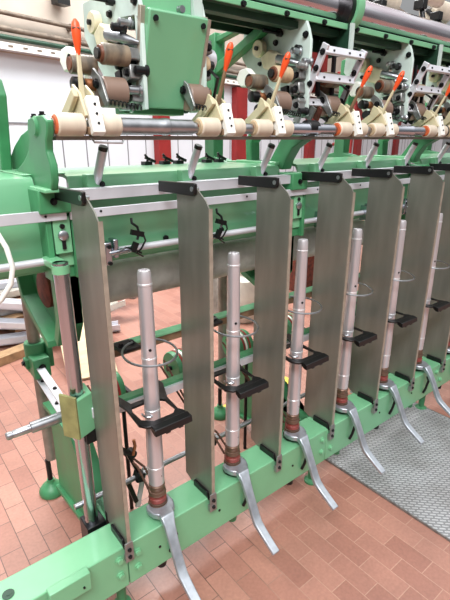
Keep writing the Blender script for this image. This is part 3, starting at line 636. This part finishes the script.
def group_parts(b, n, unit):
    """apron cage, middle and rear rollers of both lever stations"""
    side = ['left','right']
    for s_, (x, sg) in enumerate(((b+L1, 1), (b+L2, -1))):
        place = '%s side of the %s drafting head' % (side[s_], unit)
        # brown apron
        xa = x+.24 if sg > 0 else x-.22
        t = thing('apron_roller', 'brown leather apron roller, %s' % place, 'apron', (xa,.82,4.0), 'drafting aprons')
        part(MB().lathe((xa,.88,3.99),(xa+1,.88,3.99),[(0,.08),(.0,.115),(.012,.125),(.21,.125),(.22,.11)],30), 'apron', APRON, t)
        part(MB().prism([(.69,3.9),(.74,3.86),(.98,4.12),(.93,4.18),(.8,4.1)],'x',xa-.035,xa-.01), 'cradle', MIDG, t, bevel=.006)
        part(hexbolt(MB(),(xa-.035,.86,4.05),(-1,0,0),.03,.03), 'cradle_bolt', BOLT, t)
        part(spring((xa-.02,.70,3.90),(xa+.30*1,.70,3.865),.022,9,.006), 'spring', BOLT, t)
        # middle roller with ringed end
        xm = x+.28 if sg > 0 else x-.20
        t = thing('middle_roller', 'dark stained top roller with red-brown end, %s' % place, 'roller', (xm,.92,4.3), 'middle top rollers')
        cb = part(MB().lathe((xm,.9,4.29),(xm+1,.9,4.29),[(0,.055),(0,.075),(.012,.085),(.24,.085),(.25,.07)],26), 'cot', IVORYD if (n+s_)%2 else COTD, t)
        part(MB().lathe((xm-.02,.9,4.29),(xm+1,.9,4.29),[(0,.04),(0,.066),(.02,.072)],22), 'end_ring', BROWN, t, sub=cb)
        part(MB().cyl((xm-.045,.9,4.29),(xm+.32,.9,4.29),.045), 'arbor', BLACK, t)
        # rear rollers to the outer side of the lever
        xr = x+.06 if sg > 0 else x-.12
        t = thing('rear_roller', 'dark roller stack with copper spool behind the lever, %s' % place, 'roller', (xr,1.05,4.2), 'rear roller stacks')
        part(MB().lathe((xr,1.05,4.21),(xr+1,1.05,4.21),[(0,.05),(0,.075),(.01,.08),(.22,.08),(.23,.06)],24), 'upper_roller', COTD, t)
        part(MB().lathe((xr-.01,1.05,4.21),(xr+1,1.05,4.21),[(0,.03),(0,.052),(.015,.055)],20), 'end_cap', BROWN, t)
        part(MB().lathe((xr-.02,1.0,4.05),(xr+1,1.0,4.05),[(0,.045),(.01,.058),(.10,.058),(.11,.04)],20), 'knob', BLACK, t)
        part(MB().lathe((xr+.09,1.0,4.05),(xr+1,1.0,4.05),[(0,.03),(.01,.050),(.18,.050),(.19,.04)],20), 'spool', COPPER, t)
        part(MB().lathe((xr+.06,.98,3.92),(xr+1,.98,3.92),[(0,.05),(.01,.055),(.10,.055),(.11,.03)],20), 'knob', BLACK, t)
        if sg < 0:
            fx = xr+.16; part(MB().tube([(fx,.80,3.92),(fx,.70,4.16),(fx,.92,4.30),(fx,1.02,4.04)],.018,6,closed=True), 'wire_frame', BLACK, t)
        part(MB().prism([(1.0,4.27),(1.1,4.35),(1.22,4.34),(1.28,4.25),(1.2,4.16),(1.1,4.16)],'x',xr-.0,xr+.08).prism([(1.0,3.9),(1.06,3.88),(1.3,4.2),(1.2,4.2)],'x',xr+.2,xr+.23), 'housing', WHITE if sg > 0 else ARMG, t, bevel=.015)
def head(b, n, unit, cover):
    xl, xr = ((.92,1.54),(3.08,3.76),(5.22,5.90),(7.35,8.05))[n]
    t = thing('drafting_head', 'drafting head %s' % unit[1], 'machine head', ((xl+xr)/2,1.3,3.85), 'drafting heads')
    ol = [(.80,3.86),(.80,4.66),(.84,4.78),(.90,4.90),(1.95,4.90),(1.98,4.60),(1.80,4.40),(1.62,4.22),(1.55,4.05),(1.30,3.92),(1.05,3.86)]
    slots = [[(.90,4.40),(1.0,4.36),(1.26,4.52),(1.26,4.62),(1.16,4.64),(.90,4.62)], [(.84,4.42),(.865,4.42),(.865,4.60),(.84,4.60)]] if n == 0 else [circ(1.15,4.55,.035), [(1.28,4.25),(1.31,4.25),(1.40,4.38),(1.37,4.39)], [(1.18,4.27),(1.21,4.27),(1.30,4.40),(1.27,4.41)], [(1.08,4.29),(1.11,4.29),(1.20,4.42),(1.17,4.43)]]
    part(MB().prism(ol,'x',xl-.04,xl,holes=slots), 'side_plate', ARMG, t, bevel=.005)
    if cover:
        part(MB().prism(ol,'x',xr,xr+.04), 'side_plate', ARMG, t, bevel=.005)
        for x in (xl-.02, xr+.02):
            mb = MB(); sweep(mb, [(x,.80,4.68),(x,.95,3.88)], .05, .05); part(mb, 'front_strip', EDGE, t, bevel=.006)
        for y, z, d in ((.90,4.44,.12),(.92,4.22,.14),(.93,4.02,.13)):
            bk = part(MB().box((xr+.09,y,z),(.10,.12,d),rx=-.15), 'bearing_block', MIDG, t, bevel=.012)
            screws(t,'block_bolt',BOLT,[((xr+.09,y-.06,z),(0,-1,0))],bk,True,.026,.03)
        part(MB().lathe((xr+.10,1.02,4.36),(xr+1,1.02,4.36),[(0,.06),(0,.09),(.02,.10),(.16,.10),(.18,.06)],24), 'outer_roller', ALU, t)
    else:
        part(MB().prism([(.82,4.58),(.82,4.92),(1.5,4.92),(1.5,4.58)],'x',xr+.02,xr+.05), 'side_plate', DKGREEN, t, bevel=.005)  # inner face lies in shade; that shade is put into its dark colour
        part(MB().bb(xr,xr+.06,.80,.83,4.56,4.92), 'plate_edge', ARMG, t)
        for x in (xl-.0, xr+.02):
            mb = MB(); sweep(mb, [(x,.60,4.60),(x,1.0,3.80)], .035, .09); st = part(mb, 'front_strip', ALU, t, bevel=.006)
            screws(t,'strip_bolt',BOLT,[((x-.0175,.63+.08*q,4.52-.155*q),(-1,0,0)) for q in range(4)],st,True,.026,.03)
    # cast blocks and bolts on the left side plate
    for j, (y, z, sy, sz, m) in enumerate(((.92,4.30,.16,.10,MIDG),(.92,4.16,.16,.12,MIDG),(.90,3.98,.14,.14,MIDG),(1.08,4.1,.12,.2,BOLT),(1.12,4.34,.12,.10,MIDG))):
        bk = part(MB().box((xl-.09,y,z),(.11,sy,sz),rx=-.15), 'bearing_block', m, t, bevel=.012)
        part(hexbolt(MB(),(xl-.145,y-.03,z),(-1,0,0),.026,.035), 'block_bolt', BOLT, t, sub=bk)
    for y, z, r in ((.87,4.72,.028),(1.35,4.70,.026),(1.62,4.5,.02),(1.28,4.82,.018)):
        part(hexbolt(MB(),(xl-.04,y,z),(-1,0,0),r,.035), 'plate_bolt', BOLT, t)
    dsc = part(MB().lathe((xl-.14,1.58,4.66),(xl+1,1.58,4.66),[(0,.03),(0,.09),(.02,.10),(.07,.10),(.08,.05),(.12,.05)],28), 'cream_pulley', CREAM, t)
    part(MB().cyl((xl-.17,1.58,4.66),(xl-.1,1.58,4.66),.025,n=12), 'pulley_hub', BOLT, t, sub=dsc)
    part(MB().cyl((xl-.35,1.25,4.78),(xl-.04,1.25,4.78),.018,n=10).lathe((xl-.12,1.25,4.78),(xl,1.25,4.78),[(0,.035),(.06,.035)],12), 'stud', BOLT, t)
    part(MB().prism([(1.2,4.35),(1.45,4.42),(1.5,4.55),(1.35,4.62),(1.2,4.55)],'x',xl-.16,xl-.04), 'curved_guard', CREAM, t, bevel=.02)
    part(MB().tube([(xl-.16,1.2,4.5),(xl-.12,1.05,4.46),(xl-.08,.92,4.42),(xl-.04,.84,4.40)],[.05,.055,.035,.015],10), 'horn', STEEL, t)
    # inside machinery between the plates
    for y, z, r, m in ((1.0,3.98,.06,STEEL),(1.15,4.20,.05,RUST),(1.3,4.42,.055,STEEL),(1.1,3.9,.045,BOLT)):
        part(MB().cyl((xl,y,z),(xr,y,z),r,n=16), 'cross_roller', m, t)
    part(MB().bb(xl,xr,1.3,1.36,4.6,4.88), 'back_web', DKGREEN, t)
    if cover:
        cv = MB(); cv.prism([(.70,4.64),(.74,4.66),(.92,4.62),(1.02,3.90),(.93,3.88)],'x',xl-.0,xr+.0)
        c_ = part(cv, 'cover', GREEN2, t, bevel=.012, label='smooth green sheet cover')
        screws(t,'cover_screw',BOLT,[((x,.735,4.58),(0,-1,0)) for x in (xl+.06,xr-.06)],c_,False,.024,.035)
        mb = MB(); sweep(mb, [(xr+.0,.70,4.64),(xr+.0,.93,3.88)], .03, .03); part(mb, 'cover_edge', EDGE, t, label='worn pale edge of the cover')
        part(MB().bb(xl+.0,xr-.1,.84,1.5,4.66,4.9), 'top_bracket', GREEN, t, bevel=.01)
        part(MB().bb(xr-.1,xr+.0,.80,1.0,4.66,5.1), 'top_strip', ARMG, t, bevel=.006)
        part(MB().bb(xl-.14,xr-.1,1.0,1.2,3.83,3.92), 'bottom_tray', GREEN3, t, bevel=.01)
        part(MB().lathe((xl+.35,.78,4.69),(xl+.35,.70,4.69),[(0,.035),(.05,.03)],12), 'cap_nut', STEEL, t)
    else:
        for z, y, h in ((4.54,.61,.09),(4.28,.73,.10),(4.02,.87,.09)):
            cb = part(MB().box(((xl+xr)/2,y,z),(xr-xl+.02,.04,h),rx=-.45), 'cross_bar', ALU, t, bevel=.006)
            screws(t,'screw',BOLT,[((x,y-.015,z),(0,-1,0)) for x in (xl+.12,xl+.4,xr-.08)],cb,False,.012,.02)
        part(MB().bb(xl+.06,xr-.1,1.05,1.12,4.15,4.60), 'red_panel', RED, t)
        part(MB().bb(xl+.25,xl+.29,.9,.94,4.1,4.62).bb(xr-.16,xr-.12,.9,.94,4.1,4.62), 'tie_rod', BOLT, t)
        for x in (xl+.1,xl+.25,xl+.42,xl+.55):
            part(MB().box((x,.92,3.93),(.03,.22,.16),rx=.5,rz=random.uniform(-.3,.3)), 'cradle_blade', (MIDG,BROWN,BOLT,RUST)[random.randrange(4)], t)
    # busy cluster at the foot of the side plate
    for j in range(13):
        y = random.uniform(.8,1.15); z = random.uniform(3.84,4.62); x = xl-.06-random.uniform(0,.16)
        mb = MB().lathe((x-.05,y,z),(x+.1,y,z),[(0,.02),(.01,.035),(.1,.035),(.11,.05),(.13,.05)],14)
        part(mb, 'stud', random.choice([BOLT,STEEL,BLACK,MIDG]), t)
units = [('first','covered by a smooth green panel, nearest the left'),('second','with an open grey grid front, in the upper middle'),('third','with an open grey grid front, at the upper right'),('fourth','cut by the right edge of the picture')]
lt = [(.0,.12,False,True,0,0),(.42,.12,False,False,.12,.05),(.42,.12,False,True,.15,.1),(.3,.1,False,True,.1,.1)]
for n, un in enumerate(units):
    b = 2.03*n
    head(b, n, un, n == 0)
    group_parts(b, n, un[0])
    lv1 = 'orange-tipped beige pressure lever left of the %s drafting head' % un[0]
    lv2 = 'orange-tipped %s pressure lever right of the %s drafting head' % ('worn brown' if n < 2 else 'beige', un[0])
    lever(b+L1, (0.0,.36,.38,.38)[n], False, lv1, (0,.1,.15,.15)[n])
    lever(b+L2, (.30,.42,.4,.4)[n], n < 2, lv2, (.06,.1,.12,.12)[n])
    cots(b, b+L1, n in (0,), 'l', 'pair of ivory rubber top rollers under the lever left of the %s drafting head' % un[0])
    cots(b, b+L2, n in (1,2), 'r', 'pair of ivory rubber top rollers under the lever right of the %s drafting head' % un[0])
single(MB().tube([(L1-.03,.56,3.64),(L1-.03,.5,3.60),(L1-.03,.48,3.585),(L1+.2,.46,3.58),(L1+.22,.48,3.60)],.010,6), 'wire_hook', STEEL, 'small bent wire hook hanging under the first ivory rollers', 'hook', (L1,.5,3.6))

# ------------------------------------------------------------- things on the hall floor behind the machine
def pallet(x, y, rz, label, z=-FZ):
    t = thing('pallet', label, 'pallet', (x,y,z), 'wooden pallets'); t.rotation_euler = (0,0,rz)
    for j in range(6): part(MB().bb(-1.5,1.5,-1.3+j*.5,-1.0+j*.5,.38,.44), 'deck_board', WOOD, t, absolute=False)
    for xx in (-1.35,0,1.35): part(MB().bb(xx-.15,xx+.15,-1.3,1.5,.05,.38), 'stringer', WOOD, t, absolute=False)
    return t
pallet(.9,9.6,.3,'wooden pallet on the floor at the left under scattered metal parts')
pallet(4.9,12.0,.2,'wooden pallet against the wall behind the bobbin tubes')
GS='steel profiles on the floor'
heap = [(1.3,7.6,-.95,4.2,-.30,.02,ALU),(.9,7.7,-.55,4.6,-.62,.05,ALU),(1.9,7.9,-.30,4.8,-.18,-.03,MIDG),(.6,8.2,-.10,4.2,-.75,.04,ALU),(2.0,8.6,.10,4.8,-.05,.03,ALU),(1.4,9.4,-.35,4.6,.15,.02,WHITE),(2.6,9.9,-.15,4.0,-.4,.05,MIDG),(.9,9.9,.05,3.2,.45,.02,ALU),(2.6,7.4,-.7,2.6,.35,.0,WHITE)]
wh = ['frontmost and lowest in the heap behind the machine at left','slanting down across the front of the left heap','in the lower middle of the left heap','pointing steeply away on the left heap','on top of the left heap','behind the heap, resting on the pallet','at the right end of the heap by the chrome rod','short, rearmost in the left heap','short, beside the plywood board']
for i, (x, y, z, L, rz, ry, m) in enumerate(heap):
    t = thing('steel_profile', 'pale metal channel ' + wh[i], 'steel bar', (x,y,z), GS)
    t.rotation_euler = (0,ry,rz)
    part(MB().bb(-L/2,L/2,-.16,.16,0,.03).bb(-L/2,L/2,-.16,-.13,0,.16).bb(-L/2,L/2,.13,.16,0,.16), 'channel', m, t, absolute=False)
for i, (x, y, z, rz, l) in enumerate(((.7,7.0,-FZ,.25,'rough timber beam lying in front of the metal heap at left'),(1.8,9.0,-.72,.1,'rough timber plank under the metal heap'),(.2,9.8,.12,-.3,'timber plank on top at the back of the heap'))):
    t = thing('timber_beam', l, 'timber', (x,y,z)); t.rotation_euler = (0,0,rz)
    part(MB().bb(-1.6,1.6,-.16,.16,0,.2), 'beam', WOOD, t, absolute=False, bevel=.01)
t = thing('plywood_board', 'pale plywood board leaning low behind the left chrome rod', 'board', (1.9,5.0,-FZ)); t.rotation_euler = (.42,0,-.25)
part(MB().bb(-.65,.35,0,2.1,0,.06), 'board', PLY, t, absolute=False)
GX='small machine scraps'
spots = sorted([(random.uniform(8.4,11.5), random.uniform(-.3,2.2)) for i in range(10)])+sorted([(random.uniform(9.0,10.2), random.uniform(4.5,7)) for i in range(6)])
for i, (y, x) in enumerate(spots):
    zz = -FZ+.45 if i < 10 else -FZ
    mb = MB().box((x,y,zz+.12),(random.uniform(.2,.6),random.uniform(.15,.4),.22),rz=random.uniform(0,3)).cyl((x-.2,y,zz+.1),(x+.35,y+.2,zz+.14),.07,n=12)
    single(mb, 'machine_scrap', random.choice([RUST,BOLT,MIDG,WOOD]), 'small machine scrap %s %s' % ((ORD[i] if i < 10 else ORD[i-10])+' from the front', 'in the left heap of metal' if i < 10 else 'on the tiles behind the leftmost bobbin tubes'), 'scrap', (x,y,zz), GX+(' in the left heap' if i < 10 else ' on the tiles'))
for i, (x, y, w, h, d, m, l) in enumerate(((6.3,5.6,.95,1.35,.9,SACK,'white sack standing behind the second bobbin tube'),(7.4,6.1,1.0,1.0,.9,SACK,'lower white sack beside the taller one'),
        (9.8,6.8,1.4,1.2,1.2,RUST,'reddish brown crate behind the third bobbin tube'),(12.5,10,2.0,2.0,1.4,PLY,'pale cardboard box far behind the third bobbin tube'),(5.75,6.5,.5,1.9,.5,GREY,'grey upright case behind the second bobbin tube'))):
    if m is SACK:
        mb = MB().lathe((x,y,-FZ),(x,y,3),[(0,w*.38),(.1,w*.46),(h*.3,w*.5),(h*.6,w*.46),(h*.85,w*.40),(h*.95,w*.2),(h,w*.24),(h*1.05,w*.2)],14)
        single(mb, 'sack', m, l, 'sack', (x,y,-FZ))
    else:
        t = thing('crate' if i != 4 else 'case', l, 'box', (x,y,-FZ))
        part(MB().bb(x-w/2,x+w/2,y-d/2,y+d/2,-FZ,-FZ+h), 'body', m, t, bevel=.03)
        part(MB().bb(x-w/2-.03,x+w/2+.03,y-d/2-.03,y+d/2+.03,-FZ+h-.12,-FZ+h+.03), 'lid', m, t, bevel=.02)
for i, (x, y, w, d, rz, l) in enumerate(((3.45,2.35,.5,.5,.2,'yellow sheet on the tiles behind the third separator plate'),(5.0,10.6,.7,.35,.4,'small yellow sheet on the tiles beyond the machine at left'),(4.6,2.6,.5,.5,.1,'yellow sheet on the tiles behind the fourth separator plate'))):
    single(MB().box((x,y,-FZ+.012),(w,d,.02),rz=rz), 'yellow_sheet', YELLOW, l, 'sheet', (x,y,-FZ))
# distant machine parts by the wall: dark shapes seen between table and rollers
GD='dark parts on the far side of the table'
for i, (x, y, z) in enumerate(((1.75,1.92,3.31),(1.95,1.92,3.31),(2.4,1.92,3.31),(2.6,1.92,3.31),(1.5,1.92,3.31))):
    mb = MB().bb(x-.05,x+.05,y-.05,y+.05,z,z+.04).tube([(x,y,z+.03),(x+.03,y,z+.07),(x-.02,y,z+.12)],.014,6).box((x+.05,y,z+.06),(.14,.04,.03),ry=.4)
    single(mb, 'thread_guide', BOLT, 'small dark thread guide on the rear table edge, %s' % ['second from the left','third from the left','fourth from the left','nearest the arch','leftmost'][i], 'thread guide', (x,y,z), GD)
t = thing('red_lattice', 'red steel lattice of another machine far behind at the right', 'lattice', (11,8,-FZ))
for i in range(4): part(MB().cyl((12.0+i*.5,7.5+i*.2,-FZ),(12.4+i*.5,7.5+i*.2,6.0),.07,n=8), 'bar', RED, t)
for z in (3.4,4.6,5.6): part(MB().cyl((11.9,7.45,z),(14.1,8.2,z+.4),.05,n=8), 'crossbar', RED, t)
